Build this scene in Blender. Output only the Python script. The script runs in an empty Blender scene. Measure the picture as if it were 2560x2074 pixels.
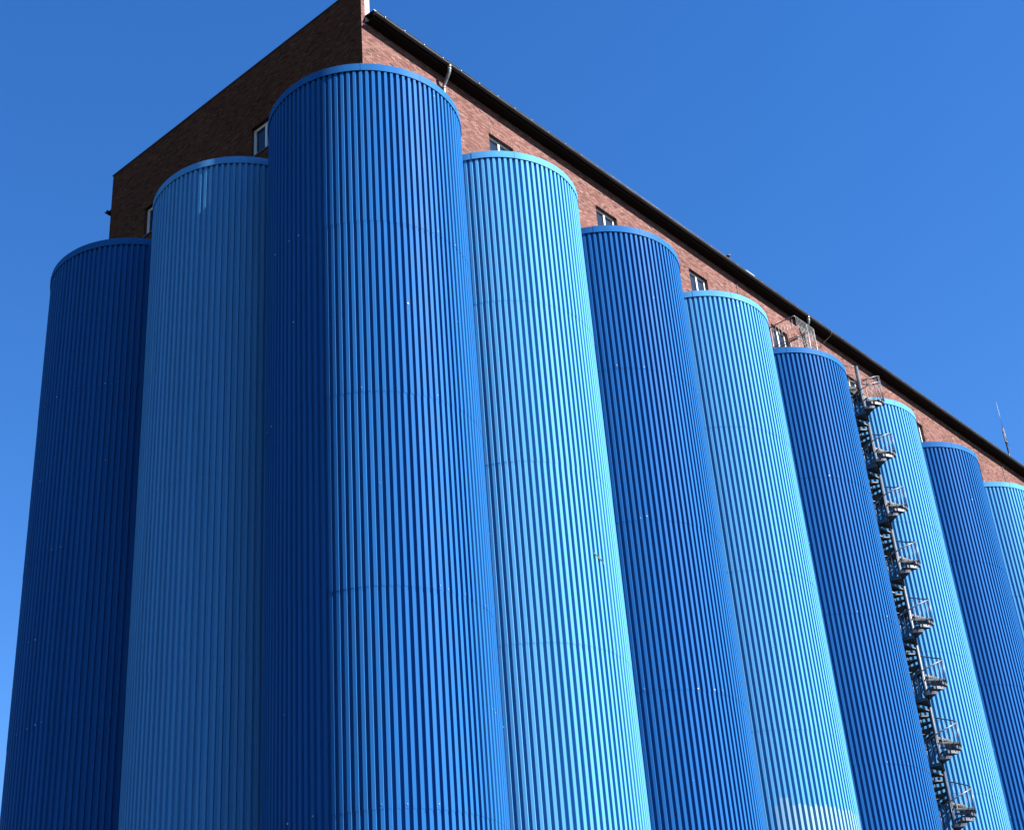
import bpy, math, random
from mathutils import Vector, Matrix
random.seed(7)
R_ = math.radians
# ------------------------------------------------------------------ frame
# The corner silo's axis is the origin.  +X runs along the sunlit long side,
# +Y along the shaded end wall, Z0 is the photographer's eye height.
Z0 = 1.6
scene = bpy.context.scene
# ------------------------------------------------------------------ camera
HEAD = R_(50.500647)          # heading of +X in the survey frame
PITCH, ROLL = 0.52942276, -0.08268607
def survey(vx, vy, vz):       # survey frame -> building frame
    c, s = math.cos(HEAD), math.sin(HEAD)
    return Vector((vx * c + vy * s, -vx * s + vy * c, vz))
fw = Vector((0, math.cos(PITCH), math.sin(PITCH)))
rt = Vector((1, 0, 0)); up = rt.cross(fw)
r2 = rt * math.cos(ROLL) + up * math.sin(ROLL)
u2 = -rt * math.sin(ROLL) + up * math.cos(ROLL)
r2, u2, f2 = survey(*r2), survey(*u2), survey(*fw)
cam_data = bpy.data.cameras.new("camera")
cam = bpy.data.objects.new("camera", cam_data)
scene.collection.objects.link(cam)
cam_data.sensor_width = 36.0
cam_data.lens = 36.0 * 3896.3958 / 2560.0
cam_data.clip_end = 5000
M = Matrix.Identity(4)
for i in range(3):
    M[i][0], M[i][1], M[i][2] = r2[i], u2[i], -f2[i]
M[0][3], M[1][3], M[2][3] = -29.26653, -29.64673, Z0
cam.matrix_world = M
scene.camera = cam
# ------------------------------------------------------------------ light
SUN_EL, SUN_AZ = R_(40.0), R_(-69.4)      # azimuth of the sun, ccw from +X
SKY_STRENGTH, SUN_STRENGTH, EXPOSURE = 0.053, 5.0, 2.2
sd = Vector((math.cos(SUN_AZ) * math.cos(SUN_EL), math.sin(SUN_AZ) * math.cos(SUN_EL), math.sin(SUN_EL)))
sun_data = bpy.data.lights.new("sun", 'SUN')
sun_data.energy = SUN_STRENGTH
sun_data.angle = R_(0.5)
sun_data.color = (1.0, 0.965, 0.91)
sun = bpy.data.objects.new("sun", sun_data)
scene.collection.objects.link(sun)
sun.rotation_euler = (-sd).to_track_quat('-Z', 'Y').to_euler()
world = bpy.data.worlds.new("World")
scene.world = world
world.use_nodes = True
wn, wl = world.node_tree.nodes, world.node_tree.links
wn.clear()
sky = wn.new("ShaderNodeTexSky")
sky.sky_type = 'NISHITA'
sky.sun_disc = False
sky.sun_elevation = SUN_EL
sky.sun_rotation = math.pi / 2 - SUN_AZ      # clockwise from +Y
sky.altitude = 200
sky.air_density = 1.0
sky.dust_density = 0.0
sky.ozone_density = 4.0
hsv = wn.new("ShaderNodeHueSaturation")
hsv.inputs['Saturation'].default_value = 1.27
hsv.inputs['Hue'].default_value = 0.509
bg = wn.new("ShaderNodeBackground")
bg.inputs['Strength'].default_value = SKY_STRENGTH
wo = wn.new("ShaderNodeOutputWorld")
wl.new(sky.outputs[0], hsv.inputs['Color'])
wl.new(hsv.outputs[0], bg.inputs['Color'])
wl.new(bg.outputs[0], wo.inputs['Surface'])
vs = scene.view_settings
vs.view_transform = 'Standard'
vs.look = 'None'
vs.exposure = EXPOSURE
vs.gamma = 1.0
vs.use_curve_mapping = False

# ------------------------------------------------------------------ helpers
COL = scene.collection
class MB:
    """collects shapes that become one mesh object"""
    def __init__(s):
        s.v, s.f, s.m, s.uv = [], [], [], []
    def face(s, pts, m=0, uv=None):
        n = len(s.v); s.v += [tuple(p) for p in pts]
        s.f.append(list(range(n, n + len(pts)))); s.m.append(m)
        s.uv.append(uv or [(0, 0)] * len(pts))
    def box(s, a, b, m=0):
        (x0, y0, z0), (x1, y1, z1) = a, b
        P = [(x0,y0,z0),(x1,y0,z0),(x1,y1,z0),(x0,y1,z0),(x0,y0,z1),(x1,y0,z1),(x1,y1,z1),(x0,y1,z1)]
        for q in ((0,3,2,1),(4,5,6,7),(0,1,5,4),(1,2,6,5),(2,3,7,6),(3,0,4,7)):
            pts = [P[i] for i in q]
            nx = abs(pts[0][0]-pts[2][0]); ny = abs(pts[0][1]-pts[2][1]); nz = abs(pts[0][2]-pts[2][2])
            if nz < 1e-9: uv = [(p[0], p[1]) for p in pts]
            elif ny < 1e-9: uv = [(p[0], p[2]) for p in pts]
            else: uv = [(p[1], p[2]) for p in pts]
            s.face(pts, m, uv)
    def obox(s, c, ax, ay, az, m=0):
        """oriented box: centre and three half-axis vectors"""
        c, ax, ay, az = map(Vector, (c, ax, ay, az))
        P = [c+ax*i+ay*j+az*k for k in (-1,1) for j in (-1,1) for i in (-1,1)]
        for q in ((0,2,3,1),(4,5,7,6),(0,1,5,4),(1,3,7,5),(3,2,6,7),(2,0,4,6)):
            s.face([P[i] for i in q], m)
    def bar(s, p, q, w, h=None, m=0):
        p, q = Vector(p), Vector(q); d = (q-p)
        if d.length < 1e-6: return
        t = d.normalized(); ref = Vector((0,0,1)) if abs(t.z) < .95 else Vector((1,0,0))
        a = t.cross(ref).normalized(); b = a.cross(t)
        s.obox((p+q)/2, d/2, a*w/2, b*(h or w)/2, m)
    def tube(s, path, r, n=8, m=0, caps=True):
        path = [Vector(p) for p in path]; rs = r if isinstance(r, (list, tuple)) else [r]*len(path)
        rings = []; prev = None
        for i, p in enumerate(path):
            t = (path[min(i+1, len(path)-1)] - path[max(i-1, 0)]).normalized()
            if prev is None:
                ref = Vector((0,0,1)) if abs(t.z) < .9 else Vector((1,0,0))
                a = t.cross(ref).normalized()
            else:
                a = (prev - t*prev.dot(t)).normalized()
            prev = a; b = t.cross(a)
            rings.append([p + (a*math.cos(k*2*math.pi/n) + b*math.sin(k*2*math.pi/n))*rs[i] for k in range(n)])
        base = len(s.v)
        for rg in rings: s.v += [tuple(q) for q in rg]
        for i in range(len(rings)-1):
            for k in range(n):
                a0 = base+i*n+k; a1 = base+i*n+(k+1)%n
                s.f.append([a0, a1, a1+n, a0+n]); s.m.append(m); s.uv.append([(0,0)]*4)
        if caps:
            s.f.append([base+k for k in range(n)][::-1]); s.m.append(m); s.uv.append([(0,0)]*n)
            e = base+(len(rings)-1)*n
            s.f.append([e+k for k in range(n)]); s.m.append(m); s.uv.append([(0,0)]*n)
    def build(s, name, mats, parent=None, smooth=False, origin=None):
        me = bpy.data.meshes.new(name)
        o0 = Vector(origin) if origin is not None else Vector((0,0,0))
        me.from_pydata([tuple(Vector(p)-o0) for p in s.v], [], s.f)
        for mt in (mats if isinstance(mats, (list, tuple)) else [mats]): me.materials.append(mt)
        me.polygons.foreach_set("material_index", s.m)
        uvl = me.uv_layers.new(name="metres")
        flat = [c for f in s.uv for p in f for c in p]
        uvl.data.foreach_set("uv", flat)
        if smooth: me.polygons.foreach_set("use_smooth", [True]*len(s.f))
        me.update()
        o = bpy.data.objects.new(name, me); COL.objects.link(o)
        if parent is not None: o.parent = parent
        o.location = o0
        return o
def thing(name, label, cat, loc=(0,0,0), group=None):
    o = bpy.data.objects.new(name, None); COL.objects.link(o)
    o.empty_display_size = .5
    o.location = loc; o['label'] = label; o['category'] = cat
    if group: o['group'] = group
    return o
def put(mb, name, mats, parent, smooth=False, base=None):
    """child mesh authored in scene coordinates, re-expressed under its parent"""
    w = Vector((0,0,0)); p = parent
    while p is not None: w += p.location; p = p.parent
    o = mb.build(name, mats, parent, smooth)
    o.location = -w
    return o

# ------------------------------------------------------------------ materials
def mat(name, rgb, rough=.5, metal=0., spec=.5):
    m = bpy.data.materials.new(name); m.use_nodes = True
    b = m.node_tree.nodes["Principled BSDF"]
    b.inputs['Base Color'].default_value = (*rgb, 1)
    b.inputs['Roughness'].default_value = rough
    b.inputs['Metallic'].default_value = metal
    b.inputs['Specular IOR Level'].default_value = spec
    return m
def noisy(name, c0, c1, scale, rough=.5, metal=0., spec=.5, stretch=(1,1,1), lo=.35, hi=.65, detail=4):
    m = mat(name, c0, rough, metal, spec); nt = m.node_tree; b = nt.nodes["Principled BSDF"]
    tc = nt.nodes.new("ShaderNodeTexCoord"); mp = nt.nodes.new("ShaderNodeMapping")
    mp.inputs['Scale'].default_value = stretch
    nz = nt.nodes.new("ShaderNodeTexNoise"); nz.inputs['Scale'].default_value = scale; nz.inputs['Detail'].default_value = detail
    rp = nt.nodes.new("ShaderNodeValToRGB")
    rp.color_ramp.elements[0].position = lo; rp.color_ramp.elements[0].color = (*c0, 1)
    rp.color_ramp.elements[1].position = hi; rp.color_ramp.elements[1].color = (*c1, 1)
    nt.links.new(tc.outputs['Object'], mp.inputs[0]); nt.links.new(mp.outputs[0], nz.inputs['Vector'])
    nt.links.new(nz.outputs['Fac'], rp.inputs[0]); nt.links.new(rp.outputs[0], b.inputs['Base Color'])
    return m
def paint(name, c, rough):
    """painted steel sheet: faint long streaks of weathering, slightly uneven gloss"""
    k = .86
    m = noisy(name, tuple(x*k for x in c), c, 1.0, rough, 0., .012, (2.2, 2.2, .09), .3, .62, 6)
    nt = m.node_tree; b = nt.nodes["Principled BSDF"]
    tc = nt.nodes.new("ShaderNodeTexCoord")
    nz = nt.nodes.new("ShaderNodeTexNoise"); nz.inputs['Scale'].default_value = .7; nz.inputs['Detail'].default_value = 5
    mr = nt.nodes.new("ShaderNodeMapRange")
    mr.inputs['To Min'].default_value = rough - .07; mr.inputs['To Max'].default_value = rough + .10
    nt.links.new(tc.outputs['Object'], nz.inputs['Vector']); nt.links.new(nz.outputs['Fac'], mr.inputs['Value'])
    nt.links.new(mr.outputs[0], b.inputs['Roughness'])
    return m
DARK_BLUE = (0.013, 0.082, 0.235)
LIGHT_BLUE = (0.064, 0.222, 0.42)
M_DARK = paint("dark_blue_painted_steel", DARK_BLUE, .5)
M_LIGHT = paint("light_blue_painted_steel", LIGHT_BLUE, .5)
M_DARKRIM = paint("dark_blue_rim_sheet", (0.015, 0.085, 0.235), .5)
M_LIGHTRIM = paint("light_blue_rim_sheet", (0.062, 0.214, 0.42), .5)
M_SCREW = mat("bare_screw_heads", (.40, .40, .39), .4)
M_PALE = noisy("pale_patch_sheet", (.068, .185, .31), (.105, .225, .345), 1.0, .6, stretch=(2, 2, .3))  # paler blue than the cladding, for the patch on one silo
M_SCUFF = mat("black_scuff", (.008, .012, .02), .7)
M_GALV = noisy("galvanised_steel", (.12, .125, .13), (.18, .18, .185), 6, .45, .5)
M_STEEL = noisy("weathered_stair_steel", (.045, .05, .06), (.09, .095, .11), 5, .45, .5)
M_POLE = noisy("dark_blue_grey_pole", (.022, .032, .05), (.04, .055, .08), 4, .5, .1, .3)
M_TREAD = noisy("grating_steel", (.035, .030, .027), (.065, .058, .05), 9, .6, .1)
M_WHITE = mat("white_window_paint", (.46, .46, .45), .45, 0, .25)
M_RENDER = noisy("white_render", (.30, .29, .27), (.36, .35, .33), 3, .8)
M_GLASS = noisy("window_glass", (.010, .015, .026), (.018, .025, .04), 1.5, .06, 0, .32)
M_ZINC = noisy("old_zinc_gutter", (.030, .029, .027), (.055, .053, .05), 2.5, .45, .3, .5, stretch=(.6, 1, 1))
M_CLIP = mat("bright_gutter_clip", (.22, .21, .19), .4, .3)
M_ROOF = noisy("bitumen_roof", (.014, .014, .015), (.022, .022, .022), 3, .9, 0, .1)
M_WOOD = noisy("dark_soffit_boards", (.007, .0045, .0035), (.012, .008, .006), 4, .85, 0, .1, stretch=(.2, 6, 1))
M_COPING = mat("lead_coping", (.04, .04, .042), .6, .2)
M_CABLE = mat("dark_cable", (.014, .014, .015), .6)
M_RUST = mat("brown_wire", (.06, .03, .017), .7)

def brick(name, ramp, mortar, bump=.35):
    m = mat(name, (.4, .2, .15), .9, 0, .05); nt = m.node_tree; N, L = nt.nodes, nt.links
    b = N["Principled BSDF"]
    uv = N.new("ShaderNodeUVMap"); uv.uv_map = "metres"
    sp = N.new("ShaderNodeSeparateXYZ"); L.new(uv.outputs[0], sp.inputs[0])
    def mth(op, a, bb=None):
        n = N.new("ShaderNodeMath"); n.operation = op
        for i, x in enumerate((a, bb)):
            if x is None: continue
            if isinstance(x, (int, float)): n.inputs[i].default_value = x
            else: L.new(x, n.inputs[i])
        return n.outputs[0]
    BW, BH = .21, .077
    row = mth('FLOOR', mth('DIVIDE', sp.outputs[1], BH))
    half = mth('MULTIPLY', mth('FLOORED_MODULO', row, 2), .5)
    xc = mth('ADD', mth('DIVIDE', sp.outputs[0], BW), half)
    col = mth('FLOOR', xc)
    cb = N.new("ShaderNodeCombineXYZ"); L.new(col, cb.inputs[0]); L.new(row, cb.inputs[1])
    wn_ = N.new("ShaderNodeTexWhiteNoise"); wn_.noise_dimensions = '2D'; L.new(cb.outputs[0], wn_.inputs['Vector'])
    rp = N.new("ShaderNodeValToRGB"); rp.color_ramp.interpolation = 'LINEAR'
    els = rp.color_ramp.elements
    while len(els) < len(ramp): els.new(.5)
    for e, (p, c) in zip(els, ramp): e.position = p; e.color = (*c, 1)
    L.new(wn_.outputs['Value'], rp.inputs[0])
    # large soft patches of soot and efflorescence
    nz = N.new("ShaderNodeTexNoise"); nz.inputs['Scale'].default_value = .55; nz.inputs['Detail'].default_value = 6
    L.new(uv.outputs[0], nz.inputs['Vector'])
    mr = N.new("ShaderNodeMapRange"); mr.inputs['From Min'].default_value = .3; mr.inputs['From Max'].default_value = .7
    mr.inputs['To Min'].default_value = .82; mr.inputs['To Max'].default_value = 1.12
    L.new(nz.outputs['Fac'], mr.inputs['Value'])
    vm = N.new("ShaderNodeVectorMath"); vm.operation = 'SCALE'
    L.new(rp.outputs[0], vm.inputs[0]); L.new(mr.outputs[0], vm.inputs['Scale'])
    # joints
    fx = mth('FRACT', xc); fy = mth('FRACT', mth('DIVIDE', sp.outputs[1], BH))
    ex = mth('MULTIPLY', mth('MINIMUM', fx, mth('SUBTRACT', 1, fx)), BW)
    ey = mth('MULTIPLY', mth('MINIMUM', fy, mth('SUBTRACT', 1, fy)), BH)
    dj = mth('MINIMUM', ex, ey)
    jr = N.new("ShaderNodeMapRange"); jr.inputs['From Min'].default_value = .006; jr.inputs['From Max'].default_value = .011
    L.new(dj, jr.inputs['Value'])
    mx = N.new("ShaderNodeMix"); mx.data_type = 'RGBA'
    mx.inputs[6].default_value = (*mortar, 1)
    L.new(jr.outputs[0], mx.inputs[0]); L.new(vm.outputs[0], mx.inputs[7])
    L.new(mx.outputs[2], b.inputs['Base Color'])
    bp = N.new("ShaderNodeBump"); bp.inputs['Strength'].default_value = bump; bp.inputs['Distance'].default_value = .01
    L.new(jr.outputs[0], bp.inputs['Height']); L.new(bp.outputs[0], b.inputs['Normal'])
    return m
M_BRICK = brick("red_brick", [(0, (.026, .018, .016)), (.014, (.050, .030, .026)), (.022, (.078, .036, .029)), (.25, (.102, .045, .038)),
                              (.55, (.130, .062, .053)), (.85, (.158, .082, .071)), (.985, (.150, .076, .064)), (1, (.20, .135, .11))], (.056, .034, .029))
M_BRICK_END = brick("dark_end_brick", [(0, (.026, .012, .006)), (.2, (.060, .020, .010)), (.6, (.085, .028, .013)), (.9, (.072, .032, .013)), (1, (.100, .055, .022))], (.045, .020, .011))  # darker, redder brick used on the end wall

# ------------------------------------------------------------------ ground
g = MB(); G = 1500
g.face([(-G,-G,0),(G,-G,0),(G,G,0),(-G,G,0)], 0)
M_GROUND = noisy("asphalt_yard", (.012, .012, .0125), (.020, .0195, .019), .4, .9, 0, .1)
gr = g.build("ground", M_GROUND); gr['kind'] = "structure"

# ------------------------------------------------------------------ silos
RAD = 3.3; DX, DY = 6.36882, 6.40913
TOP = 36.089 + Z0
SEAMS = [0.0, 5.25 + Z0, 11.35 + Z0, 17.39 + Z0, 23.50 + Z0, 29.64 + Z0, TOP - .10]
PITCH_DEG = 3.575
DEPTH = .073
def silo(cx, cy, a0, a1, phase, dark, label, pale=None, scuff=None, seed=0, lap=()):
    rnd = random.Random(seed)
    t = thing("grain_silo", label, "silo", (cx, cy, 0), "blue ribbed grain silos in front of the brick building")
    mb = MB()
    W = PITCH_DEG
    seq = [(-.22, 1), (.22, 1), (.33, 0), (.67, 0)]      # ridge, flank, trough, flank
    n0 = math.floor((a0 - phase) / W); n1 = math.ceil((a1 - phase) / W)
    prof = []
    for i in range(n0, n1):
        for fr, rg in seq: prof.append((phase + (i + fr - .22) * W, rg, i))
    jit = {}
    def sheet(k, i):
        q = (k, (i + 3*k) // 5)
        if q not in jit: jit[q] = (rnd.uniform(0, .004), rnd.uniform(-.030, .030) * W, rnd.uniform(-.002, .002))
        return jit[q]
    def P(a, r, z): return (cx + r * math.cos(R_(a)), cy + r * math.sin(R_(a)), z)
    # phase = angle of the right-hand edge of ridge 0
    for k in range(len(SEAMS) - 1):
        zb, zt = SEAMS[k], SEAMS[k + 1] + .02
        for j in range(len(prof) - 1):
            (aa, ra, ia), (ab, rb, ib) = prof[j], prof[j + 1]
            (e0, d0, t0), (e1, d1, t1) = sheet(k, ia), sheet(k, ib)
            lp = .004 if (ia in lap and ra and rb) else 0
            r0 = RAD - (0 if ra else DEPTH) + e0 + lp; r1 = RAD - (0 if rb else DEPTH) + e1 + lp
            aa, ab = aa + d0, ab + d1
            m = 0
            zt2 = zt
            lip = .0058
            mb.face([P(aa, r0 + lip, zb), P(ab, r1 + lip, zb), P(ab, r1, zt2), P(aa, r0, zt2)], m)
            if k: mb.face([P(aa, r0 - .02, zb), P(ab, r1 - .02, zb), P(ab, r1 + lip, zb), P(aa, r0 + lip, zb)], 0)
    # the fixing screws that catch the light
    rows = []
    for k in range(1, len(SEAMS)):
        rows += [(SEAMS[k] + .10, .5), (SEAMS[k] - 3.0, .22)]
    for zz, pr in rows:
        if zz > TOP - .4: zz = TOP - .6 - 3*0; pr *= .4
        for i in range(n0, n1):
            if rnd.random() < pr * (.26 if dark else .05):
                a = phase + (i - .24 + rnd.choice((-.12, 0, .12))) * W
                rr = rnd.choice((.008, .010, .013, .019)); c = Vector(P(a, RAD + .012, zz + rnd.uniform(-.05, .05)))
                n = Vector((math.cos(R_(a)), math.sin(R_(a)), 0)); s_ = Vector((-n.y, n.x, 0))
                mb.obox(c, n * .012, s_ * rr, Vector((0, 0, rr)), 1)
    if pale:
        pa0, pa1, pz, _ = pale
        for i in range(n0, n1):
            a_l, a_r = phase + (i - .44) * W, phase + i * W
            if not (pa0 < a_l < pa1): continue
            zt = pz + (.24 if i in _ else 0) + rnd.uniform(-.05, .05)
            o = .0035
            # ridge face, right flank and trough of the pale patch, a thin layer laid over the cladding
            zb = SEAMS[2]
            q = [(a_l, RAD), (a_r, RAD), (a_r + .11*W, RAD - DEPTH), (a_r + .45*W, RAD - DEPTH), (a_r + .56*W, RAD)]
            for (aa, ra), (ab, rb) in zip(q[:-1], q[1:]):
                def lipz(z):
                    lo_ = max(s for s in SEAMS if s <= z + 1e-6); hi_ = min(s for s in SEAMS if s > z + 1e-6)
                    return .009 * (1 - (z - lo_) / (hi_ - lo_))
                zs = [zb] + [s for s in SEAMS if zb < s < zt] + [zt]
                e = .013
                mb.face([P(aa, ra + e, zb), P(ab, rb + e, zb), P(ab, rb + e, zt), P(aa, ra + e, zt)], 2)
    mats = [M_DARK if dark else M_LIGHT, M_SCREW, M_PALE, M_SCUFF]
    if scuff:
        for (a, z, w, h) in scuff:
            c = Vector(P(a, RAD + .012, z)); n = Vector((math.cos(R_(a)), math.sin(R_(a)), 0)); s_ = Vector((-n.y, n.x, 0))
            mb.obox(c, n * .014, s_ * w + Vector((0, 0, -w*.45)), Vector((0, 0, h)), 3)
    put(mb, "cladding", mats, t)
    # rim band of overlapping sheet strips, with a small drip edge
    rb = MB(); a = a0 - 3; H_ = .285; j = 0
    while a < a1 + 3:
        w = rnd.uniform(26, 40); e = min(a + w, a1 + 3); rr = RAD + .022 + (.005 if j % 2 else 0) + rnd.uniform(0, .002)
        n = max(2, int((e - a) / 1.2)); zt, zb = TOP + rnd.uniform(-.006, .006), TOP - H_ + rnd.uniform(-.006, .006)
        for q in range(n):
            p0, p1 = a + (e - a) * q / n, a + (e - a) * (q + 1) / n
            rb.face([P(p0, rr, zb), P(p1, rr, zb), P(p1, rr, zt), P(p0, rr, zt)])
            rb.face([P(p0, rr, zt), P(p1, rr, zt), P(p1, rr - .16, zt), P(p0, rr - .16, zt)])
            rb.face([P(p0, rr - .02, zb + .012), P(p1, rr - .02, zb + .012), P(p1, rr, zb), P(p0, rr, zb)])
            rb.face([P(p0, rr - .02, zb + .012), P(p0, rr - .02, zt - .01), P(p1, rr - .02, zt - .01), P(p1, rr - .02, zb + .012)])
        rb.face([P(e, rr - .02, zb), P(e, rr, zb), P(e, rr, zt), P(e, rr - .02, zt)])
        rb.face([P(a, rr, zb), P(a, rr - .02, zb), P(a, rr - .02, zt), P(a, rr, zt)])
        if e < a1:
            wv = .45
            for q0, q1 in ((e - wv, e + wv),):
                rb.face([P(q0, rr + .007, zb - .008), P(q1, rr + .007, zb - .008), P(q1, rr + .007, zt + .006), P(q0, rr + .007, zt + .006)])
                rb.face([P(q0, rr - .01, zb - .008), P(q0, rr + .007, zb - .008), P(q0, rr + .007, zt + .006), P(q0, rr - .01, zt + .006)])
                rb.face([P(q1, rr + .007, zb - .008), P(q1, rr - .01, zb - .008), P(q1, rr - .01, zt + .006), P(q1, rr + .007, zt + .006)])
        a = e; j += 1
    put(rb, "rim_band", M_DARKRIM if dark else M_LIGHTRIM, t, False)
    rf = MB(); n = 48; zr = TOP - .06
    ring = [P(a0 + (a1 - a0) * q / n, RAD - .06, zr) for q in range(n + 1)]
    for q in range(n): rf.face([(cx, cy, zr + .12), ring[q], ring[q + 1]])
    put(rf, "roof", M_ROOF, t)
    return t
PH = -156.94
RUN0, RUN1 = -172, -8
ADJ = .0
silo(0, 2*DY, 94, 262, PH + 1.3, True, "dark blue silo in the shade at the far left end of the row", seed=1)
silo(0, DY, 98, 262, PH - .9, False, "light blue silo standing in the shade below the dark end wall", seed=2)
silo(0, 0, -262, -8, PH, True, "big dark blue corner silo, half in sun, under the building corner", seed=3)
names = ["light blue sunlit silo directly right of the big corner silo",
         "second dark blue silo along the sunlit side, between two light blue ones",
         "light blue silo with a whitish patch low on its ribs",
         "dark blue silo under the rooftop balcony railing, left of the spiral staircase",
         "light blue silo right behind the spiral staircase",
         "dark blue silo just right of the silo behind the staircase",
         "light blue silo cut off by the right edge of the photo",
         "dark blue silo farthest along the sunlit row, past the last light blue one"]
for i, lb in enumerate(names):
    k = i + 1
    kw = {}
    if k == 1: kw = dict(scuff=[(-94.2, 20.58 + Z0, .035, .03), (-92.4, 20.55 + Z0, .09, .008), (-90.7, 20.49 + Z0, .05, .045), (-89.2, 20.46 + Z0, .08, .008), (-87.2, 20.38 + Z0, .03, .06)], lap=(18,))
    if k == 3: kw = dict(pale=(-142, -72, 14.72 + Z0, (5, 6)), lap=(9,))
    if k == 2: kw = dict(lap=(15,))
    silo(k*DX, 0, RUN0, RUN1, PH + random.uniform(0, 3.5), k % 2 == 0, lb, seed=10 + k, **kw)

# ------------------------------------------------------------------ brick building
OFF = -.8
YB = 13.93; XE = 56.0
ZE = 40.20 + Z0          # soffit
ZP = 41.95 + Z0          # top of the end parapet
b = thing("brick_building", "long red brick building rising behind and above the blue silos", "building", (OFF, OFF, 0))
WW, WT, WBOT = 1.38, 38.92 + Z0, 37.52 + Z0
REV = .16
def wall_panel(axis, fixed, lo, hi, zlo, zhi, holes, name, material, flip, depth):
    """brick wall with openings, their reveals and the soldier courses over them"""
    mb = MB()
    def pt(s, z, d=0): return (s, fixed + d, z) if axis == 'x' else (fixed + d, s, z)
    def quad(s0, s1, z0, z1, rot=False):
        if s1 - s0 < 1e-6 or z1 - z0 < 1e-6: return
        pts = [pt(s0, z0), pt(s1, z0), pt(s1, z1), pt(s0, z1)]
        uv = [(s0, z0), (s1, z0), (s1, z1), (s0, z1)]
        if rot: uv = [(q[1]-z0, q[0]*1.0) for q in uv]
        if flip: pts.reverse(); uv.reverse()
        mb.face(pts, 0, uv)
    holes = sorted(holes); prev = lo
    for (c, w, z0, z1) in holes:
        a, e = c - w/2, c + w/2
        quad(prev, a, zlo, zhi); quad(a, e, zlo, z0)
        quad(a, e, z1, z1 + .25, True); quad(a, e, z1 + .25, zhi)
        prev = e
        for (p, q) in (((a, z0), (a, z1)), ((e, z1), (e, z0)), ((a, z1), (e, z1)), ((e, z0), (a, z0))):
            pts = [pt(*p), pt(*q), pt(*q, depth), pt(*p, depth)]
            vert = p[0] == q[0]
            uv = [(0, p[1]), (0, q[1]), (REV, q[1]), (REV, p[1])] if vert else [(p[0], 0), (q[0], 0), (q[0], REV), (p[0], REV)]
            mb.face(pts, 0, uv)
    quad(prev, hi, zlo, zhi)
    return put(mb, name, material, b)
def window(axis, fixed, c, depth, balcony=False):
    """two-light white casement set back in its opening"""
    f = MB(); a, e = c - WW/2, c + WW/2; sg = 1 if depth > 0 else -1
    def bx(s0, s1, z0, z1, d0, d1, mb):
        d0, d1 = fixed + d0*sg, fixed + d1*sg
        lo_, hi_ = min(d0, d1), max(d0, d1)
        if axis == 'x': mb.box((s0, lo_, z0), (s1, hi_, z1))
        else: mb.box((lo_, s0, z0), (hi_, s1, z1))
    d0, d1 = REV - .02, REV + .07; t = .115
    bx(a - .02, a + t, WBOT, WT + .02, d0, d1, f); bx(e - t, e + .02, WBOT, WT + .02, d0, d1, f)
    bx(a + t, e - t, WT - t, WT + .02, d0, d1, f); bx(a + t, e - t, WBOT, WBOT + t, d0, d1, f)
    bx(c - .05, c + .05, WBOT + t, WT - t, d0 - .008, d1, f)
    w = put(f, "window", M_WHITE, b)
    for s0, s1 in ((a + t, c - .05), (c + .05, e - t)):
        p = MB(); bx(s0, s1, WBOT + t, WT - t, REV + .025, REV + .045, p)
        put(p, "pane", M_GLASS, w)
    sl = MB(); bx(a, e, WBOT - .05, WBOT + .012, -.04, REV - .025, sl)
    put(sl, "sill", M_COPING, w)
    bk = MB(); bx(a - .02, e + .02, WBOT, WT, REV + .5, REV + .52, bk)  # dark backing panel closing the opening behind the panes
    put(bk, "dark_backing", M_ROOF, w)
RW = [k*DX + .04 + .012*k for k in range(1, 9)]
LW = [4.47, 10.89]
wall_panel('x', OFF, OFF, XE, 0, ZE, [(c, WW, WBOT, WT) for c in RW], "side_wall", M_BRICK, False, REV + .1)
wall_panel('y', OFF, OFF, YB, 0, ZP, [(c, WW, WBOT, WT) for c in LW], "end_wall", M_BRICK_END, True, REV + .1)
for c in RW: window('x', OFF, c, 1)
for c in LW: window('y', OFF, c, 1)
m = MB(); m.box((OFF + .38, YB - .36, 0), (XE, YB, ZE)); put(m, "rear_wall", M_BRICK, b)
# end parapet above the eaves: brick leaf, white rendered back
m = MB()
m.box((OFF + .002, OFF + .002, ZE), (OFF + .19, OFF + .20, ZP)); put(m, "parapet_pier", M_BRICK, b)
m = MB(); m.box((OFF + .192, OFF + .02, ZE + .1), (OFF + .43, YB, ZP - .02)); put(m, "parapet_back", M_RENDER, b)
m = MB(); m.box((OFF - .035, OFF - .03, ZP), (OFF + .46, YB + .03, ZP + .05)); put(m, "coping", M_COPING, b)
m = MB(); m.box((OFF + .01, YB - .36, ZE - 6), (OFF + .379, YB - .002, ZP - .01)); put(m, "corner_pier", M_BRICK_END, b)
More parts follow.
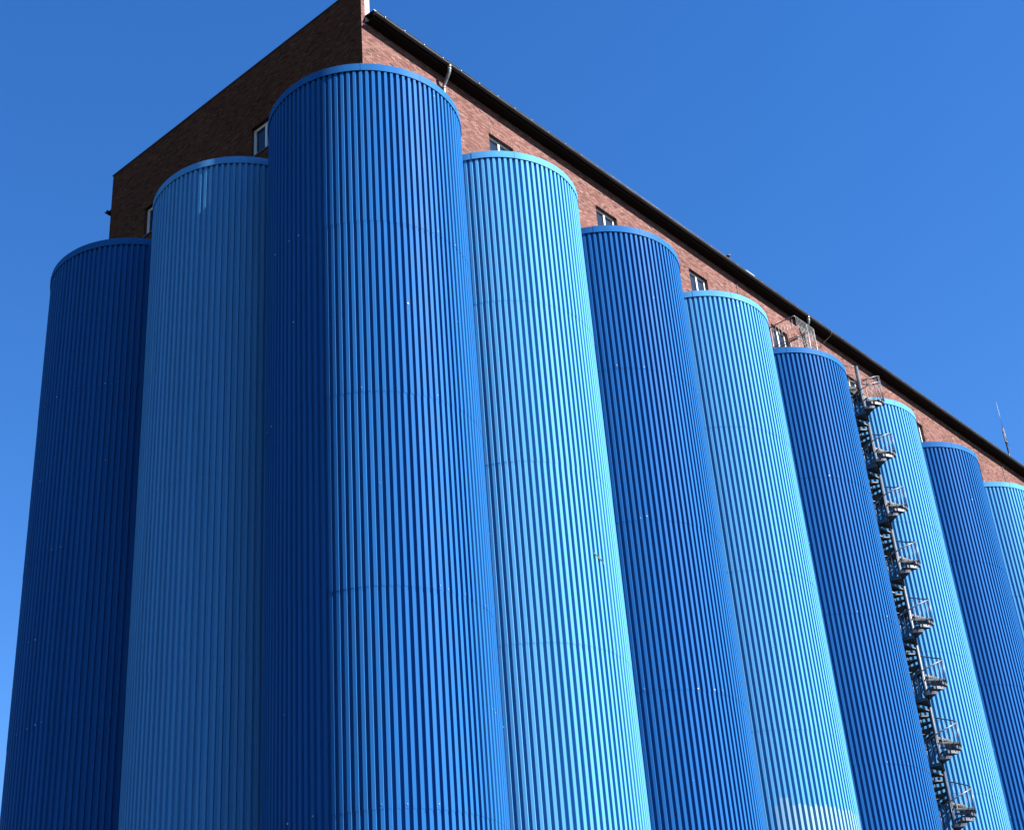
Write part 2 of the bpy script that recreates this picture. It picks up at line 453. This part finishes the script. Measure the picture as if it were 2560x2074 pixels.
# eaves on the sunny side and behind
E = .36
m = MB(); m.box((OFF + .22, OFF - E, ZE), (XE, OFF + .0, ZE + .03)); m.box((OFF - .002, YB, ZE), (XE, YB + E - .06, ZE + .03))
put(m, "soffit", M_WOOD, b)
m = MB(); m.box((OFF + .22, OFF - E - .02, ZE - .005), (XE, OFF - E, ZE + .22)); m.box((OFF + .02, YB + E - .06, ZE - .005), (XE, YB + E - .04, ZE + .2))
put(m, "fascia", M_WOOD, b)
m = MB(); YR = (YB + OFF) / 2; zr = 41.35 + Z0; ze = ZE + .285
for (ya, yb_) in ((OFF - E - .06, YR), (YB + E, YR)):
    for q, dz in ((0, 0), (1, .05)):
        pts = [(OFF + .2, ya, ze + dz), (XE, ya, ze + dz), (XE, yb_, zr + dz), (OFF + .2, yb_, zr + dz)]
        m.face(pts if q == (ya < yb_) else pts[::-1])
    m.face([(OFF + .2, ya, ze), (XE, ya, ze), (XE, ya, ze + .05), (OFF + .2, ya, ze + .05)])
    m.face([(OFF + .2, ya, ze), (OFF + .2, ya, ze + .05), (OFF + .2, yb_, zr + .05), (OFF + .2, yb_, zr)])
put(m, "roof", M_ROOF, b)
# light drip edge that shows over the gutter
m = MB(); m.box((OFF + .2, OFF - E - .075, ze + .052), (XE, OFF - E - .0, ze + .07)); put(m, "drip_edge", M_CLIP, b)
# gutter
GY, GZ, GR = OFF - E - .115, ZE + .175, .095
def gutter(y, x0, x1, name):
    m = MB(); n = 12
    for rr, sgn in ((GR, 1), (GR - .008, -1)):
        for k in range(n):
            t0, t1 = math.pi + math.pi*k/n, math.pi + math.pi*(k+1)/n
            p = [(x0, y + rr*math.cos(t0), GZ + rr*math.sin(t0)), (x0, y + rr*math.cos(t1), GZ + rr*math.sin(t1)),
                 (x1, y + rr*math.cos(t1), GZ + rr*math.sin(t1)), (x1, y + rr*math.cos(t0), GZ + rr*math.sin(t0))]
            m.face(p[::-1] if sgn > 0 else p)
    for x in (x0, x1):
        m.face([(x, y + GR*math.cos(math.pi + math.pi*k/n), GZ + GR*math.sin(math.pi + math.pi*k/n)) for k in range(n + 1)])
    m.tube([(x0, y - GR - .004, GZ + .002), (x1, y - GR - .004, GZ + .002)], .012, 8)
    x = x0 + 3
    while x < x1:
        m.tube([(x + .05*0, y + (GR+.004)*math.cos(math.pi + math.pi*k/n), GZ + (GR+.004)*math.sin(math.pi + math.pi*k/n)) for k in range(n + 1)], .012, 6)
        x += 3
    return put(m, name, M_ZINC, b, True)
gt = gutter(GY, OFF + .20, XE, "gutter")
m0 = MB(); m0.box((-.014, -.010, -.05), (.014, .012, -.012))
clip0 = None
x = OFF + .62
while x < 56:
    if clip0 is None:
        clip0 = m0.build("bracket", M_CLIP, gt); cb_ = clip0
    else:
        cb_ = clip0.copy(); COL.objects.link(cb_); cb_.parent = gt
    cb_.location = Vector((x, GY - GR - .006, GZ + .012)) - Vector((0, 0, 0))
    x += 1.0 + random.uniform(-.03, .03)
gutter(YB + E + .03, OFF + .02, XE, "gutter")
# swan-neck outlets and downpipes
def downpipe(x, lx):
    m = MB()
    y0, y1 = GY + .01, OFF - .09
    m.tube([(x, y0, GZ - .01), (x, y0, GZ - .10), (x, y0, GZ - .16)], [.095, .085, .072], 14)
    pts = [(x, y0, GZ - .14), (x, y0, GZ - .26), (x + lx*.05, y0 + .03, GZ - .36), (x + lx*.5, (y0+y1)/2, GZ - .55), (x + lx*.95, y1 - .03, GZ - .74), (x + lx, y1, GZ - .84), (x + lx, y1, GZ - 5)]
    m.tube(pts, .066, 14)
    for dz in (.24, .86): 
        m.tube([(pts[1 if dz < .5 else 5][0], pts[1 if dz < .5 else 5][1], GZ - dz - .03), (pts[1 if dz < .5 else 5][0], pts[1 if dz < .5 else 5][1], GZ - dz + .03)], .078, 14)
    put(m, "downpipe", M_GALV, b, True)
downpipe(3.20, .05); downpipe(27.75, .05)
# lightning conductors and a loose wire
for xx in (22.35, 48.6):
    m = MB(); m.tube([(xx, OFF - .03, ZE - .02), (xx + .01, OFF - .028, ZE - 2.0), (xx, OFF - .03, ZE - 5)], .014, 6)
    for q in range(4): m.box((xx - .025, OFF - .04, ZE - .5 - q), (xx + .025, OFF + .01, ZE - .46 - q))
    put(m, "lightning_cable", M_CABLE, b)
m = MB(); pts = [(29.62, GY - .10, GZ + .01), (29.66, GY - .13, GZ - .1), (29.62, GY - .05, GZ - .3), (29.45, OFF - .2, GZ - .6), (29.2, OFF - .06, GZ - .95)]
m.tube(pts, .008, 6); put(m, "loose_wire", M_RUST, b, True)
m = MB(); m.box((22.65, OFF - E - .10, ze + .072), (23.35, OFF - E + .30, ze + .10)); put(m, "roof_flashing", M_WHITE, b)

# ------------------------------------------------------------------ balcony railing on the silo roof
bl = thing("balcony_railing", "pale steel balcony railing in front of a window on a silo top", "railing", (24.7, -2.11, TOP))
X0, X1, YO, YI = 24.70, 26.38, -2.11, OFF
zt, zb = 38.58 + Z0, 37.50 + Z0
def arc_corner(p, c, q, r=.10, n=5):
    p, c, q = Vector(p), Vector(c), Vector(q); a = (p-c).normalized(); d = (q-c).normalized()
    A, B = c + a*r, c + d*r
    return [A*(1-t)**2 + c*2*t*(1-t) + B*t**2 for t in [i/n for i in range(n+1)]]
def rail_path(z): 
    pts = [Vector((X0, YI, z))] + arc_corner((X0, YI, z), (X0, YO, z), (X1, YO, z)) + arc_corner((X0, YO, z), (X1, YO, z), (X1, YI, z)) + [Vector((X1, YI, z))]
    return pts
for z, nm, r in ((zt, "top_rail", .024), (zb, "bottom_rail", .020), (zb - .14, "bottom_rail", .024)):
    m = MB(); m.tube(rail_path(z), r, 8); put(m, nm, M_GALV, bl, True)
def bal(x, y, z0, z1, r=.0085, nm="baluster", mt=None):
    m = MB(); m.tube([(x, y, z0), (x, y, z1)], r, 6); put(m, nm, mt or M_GALV, bl, True)
n = 9
for i in range(1, n): bal(X0, YI + (YO - YI)*i/n, zb, zt); bal(X1, YI + (YO - YI)*i/n, zb, zt)
n = 13
for i in range(1, n): bal(X0 + (X1 - X0)*i/n, YO, zb, zt)
for i in range(0, 7): bal(X0 + .1 + (X1 - X0 - .2)*i/6, YO, TOP - .02, zb - .14, .008, "baluster", M_GALV)
for i in range(1, 6): bal(X0, YI + (YO - YI)*i/6, TOP - .02, zb - .14, .008, "baluster", M_GALV)
for x, y in ((X0, YI - .02), (X1, YI - .02), (X1 - .03, YO), ((X0 + X1)/2 + .2, YO)): bal(x, y, TOP - .03, zt, .020, "post")

# ------------------------------------------------------------------ spiral staircase
SX, SY, SR = 28.66, -2.70, .90
st = thing("spiral_staircase", "grey steel spiral staircase climbing between a dark and a light blue silo", "staircase", (SX, SY, 0))
TURN, NST = 2.70, 12
RISE = TURN / NST
LAND = TOP + .02
N_TR = int(LAND / RISE)
A_TOP = R_(47)                              # where the top landing starts
def sp(a, r, z): return Vector((SX + r*math.cos(a), SY + r*math.sin(a), z))
m = MB(); m.tube([(SX, SY, 0), (SX, SY, 37.2 + Z0)], .085, 16); m.tube([(SX, SY, 37.2 + Z0), (SX, SY, 37.23 + Z0)], .09, 16); put(m, "pole", M_POLE, st, True)
STEP = 2*math.pi / NST
def tread_mesh(mb, a, z):
    """wedge of bar grating with an edge frame; leading edge at angle a"""
    a1 = a + STEP * 1.22
    def q(r, t): return sp(a + (a1 - a)*t, r, z)
    th = .035
    for t in (0.0, 1.0):
        p0, p1 = q(.09, t), q(SR, t); mb.bar(p0, p1, .03, .05)
    n = 5
    for i in range(n):
        mb.bar(q(SR, i/n), q(SR, (i+1)/n), .012, .12, 1)
    # grating bars across the wedge
    for i in range(18):
        r = .14 + i*.0425
        mb.bar(q(r, .02), q(r, .5), .033, .024); mb.bar(q(r, .5), q(r, .98), .033, .024)
    mb.bar(q(.1, .5), q(SR, .5), .02, .05)
    # nosing plate
    mb.bar(q(.09, 0) + Vector((0,0,-.02)), q(SR, 0) + Vector((0,0,-.02)), .010, .085, 1)
rest = MB(); restb = MB()
RAILH = 1.0
proto = MB(); tread_mesh(proto, 0, 0)
tp = None
bp_ = None
for i in range(1, N_TR):
    z = LAND - i*RISE; a = A_TOP - i*STEP
    if z < .05: break
    if i <= 100:
        if tp is None:
            pm = MB(); 
            keep = (SX, SY); 
            tread_mesh(pm, 0.0, 0.0)
            tp = pm.build("tread", [M_TREAD, M_STEEL], st)
            tp.data.transform(Matrix.Translation((-SX, -SY, 0))); o = tp
        else:
            o = tp.copy(); COL.objects.link(o); o.parent = st
        o.location = (0, 0, z); o.rotation_euler = (0, 0, a)
    else:
        tread_mesh(rest, a, z)
    for q in (.25, .75):
        if 40 <= i < 90:
            if bp_ is None:
                bm_ = MB(); bm_.tube([(SR + .02, 0, -.04), (SR + .02, 0, RAILH)], .0115, 6)
                bp_ = bm_.build("baluster", M_STEEL, st, True); ob = bp_
            else:
                ob = bp_.copy(); COL.objects.link(ob); ob.parent = st
            ob.location = (0, 0, z + (q - .5)*RISE); ob.rotation_euler = (0, 0, a + STEP*q)
        else:
            p = sp(a + STEP*q, SR + .02, z - .04 + (q - .5)*RISE); restb.tube([p, p + Vector((0, 0, RAILH + .04))], .0115, 6)
o = put(rest, "tread", [M_TREAD, M_STEEL], st); o['kind'] = "stuff"
o = put(restb, "baluster", M_STEEL, st, True); o['kind'] = "stuff"
# handrail helix
m = MB(); pts = []
nseg = N_TR*3
for k in range(nseg):
    i = k/3.0
    z = LAND - i*RISE + RAILH
    if z < 1: break
    pts.append(sp(A_TOP - i*STEP + STEP*.5, SR + .02, z))
m.tube(pts, .026, 8); put(m, "handrail", M_STEEL, st, True)
# top landing bridging to the silo roofs, with its own rails
m = MB()
for i in range(13):
    r = .12 + i*.065
    for k in range(6): m.bar(sp(A_TOP + R_(85)*k/6, r, LAND), sp(A_TOP + R_(85)*(k+1)/6, r, LAND), .045, .025)
for k in range(6): m.bar(sp(A_TOP + R_(85)*k/6, SR, LAND), sp(A_TOP + R_(85)*(k+1)/6, SR, LAND), .014, .12)
m.bar(sp(A_TOP, .1, LAND), sp(A_TOP, SR, LAND), .03, .12); m.bar(sp(A_TOP + R_(85), .1, LAND), sp(A_TOP + R_(85), SR, LAND), .03, .12)
for i in range(7): m.box((SX - .55, SY + .5 + i*.2, LAND - .014), (SX + .45, SY + .62 + i*.2, LAND + .012))
m.box((SX - .58, SY + .4, LAND - .06), (SX - .54, OFF, LAND + .02)); m.box((SX + .46, SY + .4, LAND - .06), (SX + .50, OFF, LAND + .02))
put(m, "landing", M_TREAD, st)
def hz(a):                                   # helical handrail height at angle a on the last turn
    return LAND + RAILH - (A_TOP + STEP*.5 - a)/STEP*RISE
hi = [sp(R_(-150 + 10*k), SR + .02, hz(R_(-150 + 10*k)) + .32) for k in range(16)]
hi += [sp(R_(10*k), SR + .02, hz(0) + .34 + .004*k) for k in range(1, 12)]
m = MB(); m.tube(hi, .020, 8); put(m, "guard_rail", M_STEEL, st, True)
m = MB(); m.tube([sp(R_(0), SR + .02, hz(0) + .32), sp(R_(6), SR + .06, hz(0) + .2), sp(R_(6), SR + .03, hz(0) - .02)], .016, 6); put(m, "guard_rail", M_STEEL, st, True)
for k in range(14):
    a = R_(-140 + 18*k); zt_ = hz(a) + .32 if a <= 0 else hz(0) + .35
    m = MB(); m.tube([sp(a, SR + .02, min(hz(a), LAND + 1) - 1.0), sp(a, SR + .02, zt_)], .009, 6); put(m, "baluster", M_STEEL, st, True)
for zz in (LAND + 1.08, LAND + .62):
    m = MB(); m.tube([(SX, SY, zz), (SX - .2, SY + .06, zz + .03), (SX - .62, SY + .40, zz), (SX - .62, OFF, zz)], .018, 8); put(m, "guard_rail", M_STEEL, st, True)
    m = MB(); m.tube([(SX + .54, SY + .72, zz), (SX + .54, OFF, zz)], .018, 8); put(m, "guard_rail", M_STEEL, st, True)
for x, y in ((SX - .62, SY + .4), (SX - .62, SY + .85), (SX - .62, SY + 1.3), (SX + .54, SY + .72), (SX + .54, SY + 1.2), (SX + .54, OFF - .05)):
    m = MB(); m.tube([(x, y, LAND - .05), (x, y, LAND + 1.0)], .014, 6); put(m, "post", M_STEEL, st, True)
for z in (4.2, 9.8, 15.4, 21.0, 26.6, 32.2):
    m = MB(); m.bar((SX, SY, z + Z0), (SX - .02, -.9, z + Z0), .05, .07); put(m, "wall_tie", M_STEEL, st)

# ------------------------------------------------------------------ antenna on the roof
ax, ay, az0 = 52.95, .2, 40.6 + Z0
an = thing("antenna", "thin whip antenna on a dark mast above the far roof edge", "antenna", (ax, ay, az0))
m = MB(); m.tube([(ax, ay, az0), (ax, ay, 44.45 + Z0)], .038, 8); put(m, "mast", M_CABLE, an, True)
m = MB(); m.tube([(ax + .06, ay - .03, 43.3 + Z0), (ax + .06, ay - .03, 44.5 + Z0)], .05, 8); put(m, "antenna_base", M_CABLE, an, True)
m = MB(); m.tube([(ax + .07, ay - .03, 44.5 + Z0), (ax + .07, ay - .03, 46.35 + Z0)], [.012, .009], 6); put(m, "whip", M_GALV, an, True)
m = MB(); m.tube([(ax, ay, 42.75 + Z0), (ax - .45, ay - .2, 43.25 + Z0)], .03, 6); m.tube([(ax - .45, ay - .2, 43.2 + Z0), (ax - .47, ay - .21, 43.32 + Z0)], .06, 6); put(m, "arm", M_CABLE, an, True)
m = MB(); m.tube([(ax, ay, 44.15 + Z0), (ax - .25, ay - .1, 44.1 + Z0)], .03, 6); put(m, "arm", M_CABLE, an, True)
m = MB(); m.tube([(ax + .02, ay, 43.2 + Z0), (ax + .4, ay, 43.1 + Z0), (ax + .55, ay, 43.35 + Z0)], .009, 5); m.tube([(ax + .03, ay, 42.3 + Z0), (ax + .3, ay, 42.15 + Z0), (ax + .42, ay, 42.4 + Z0)], .009, 5); put(m, "cable", M_CABLE, an, True)

# ------------------------------------------------------------------ pigeon
M_BIRD = noisy("pigeon_plumage", (.012, .013, .018), (.035, .037, .043), 30, .7)
px, py, pz = 21.1, GY - GR - .01, GZ + .012
pg = thing("pigeon", "dark grey pigeon perched on the roof gutter, head turned right", "bird", (px, py, pz))
verts = [(-.21, 0, .055), (-.14, 0, .075), (-.06, 0, .10), (.02, 0, .135), (.075, 0, .185), (.095, 0, .235), (.105, 0, .275), (.135, 0, .278), (.165, 0, .268)]
rad = [.016, .030, .062, .075, .052, .034, .036, .020, .006]
me = bpy.data.meshes.new("body")
legs = [(.0, .025, .07), (.005, .028, .0), (.0, -.025, .07), (.005, -.028, .0)]
me.from_pydata(verts + legs, [(i, i+1) for i in range(8)] + [(2, 9), (9, 10), (2, 11), (11, 12)], [])
body = bpy.data.objects.new("body", me); COL.objects.link(body); body.parent = pg
md = body.modifiers.new("skin", 'SKIN'); 
for i, sv in enumerate(me.skin_vertices[0].data):
    r = (rad + [.012, .008, .012, .008])[i]; sv.radius = (r, r)
me.skin_vertices[0].data[2].use_root = True
body.modifiers.new("round", 'SUBSURF').levels = 2
body.modifiers["round"].render_levels = 2
me.materials.append(M_BIRD)
for s in (1, -1):
    m = MB(); m.tube([(.05, s*.055, .15), (-.03, s*.075, .125), (-.12, s*.058, .09), (-.20, s*.02, .06)], [.018, .035, .028, .008], 8)
    m.build("wing", M_BIRD, pg, True)
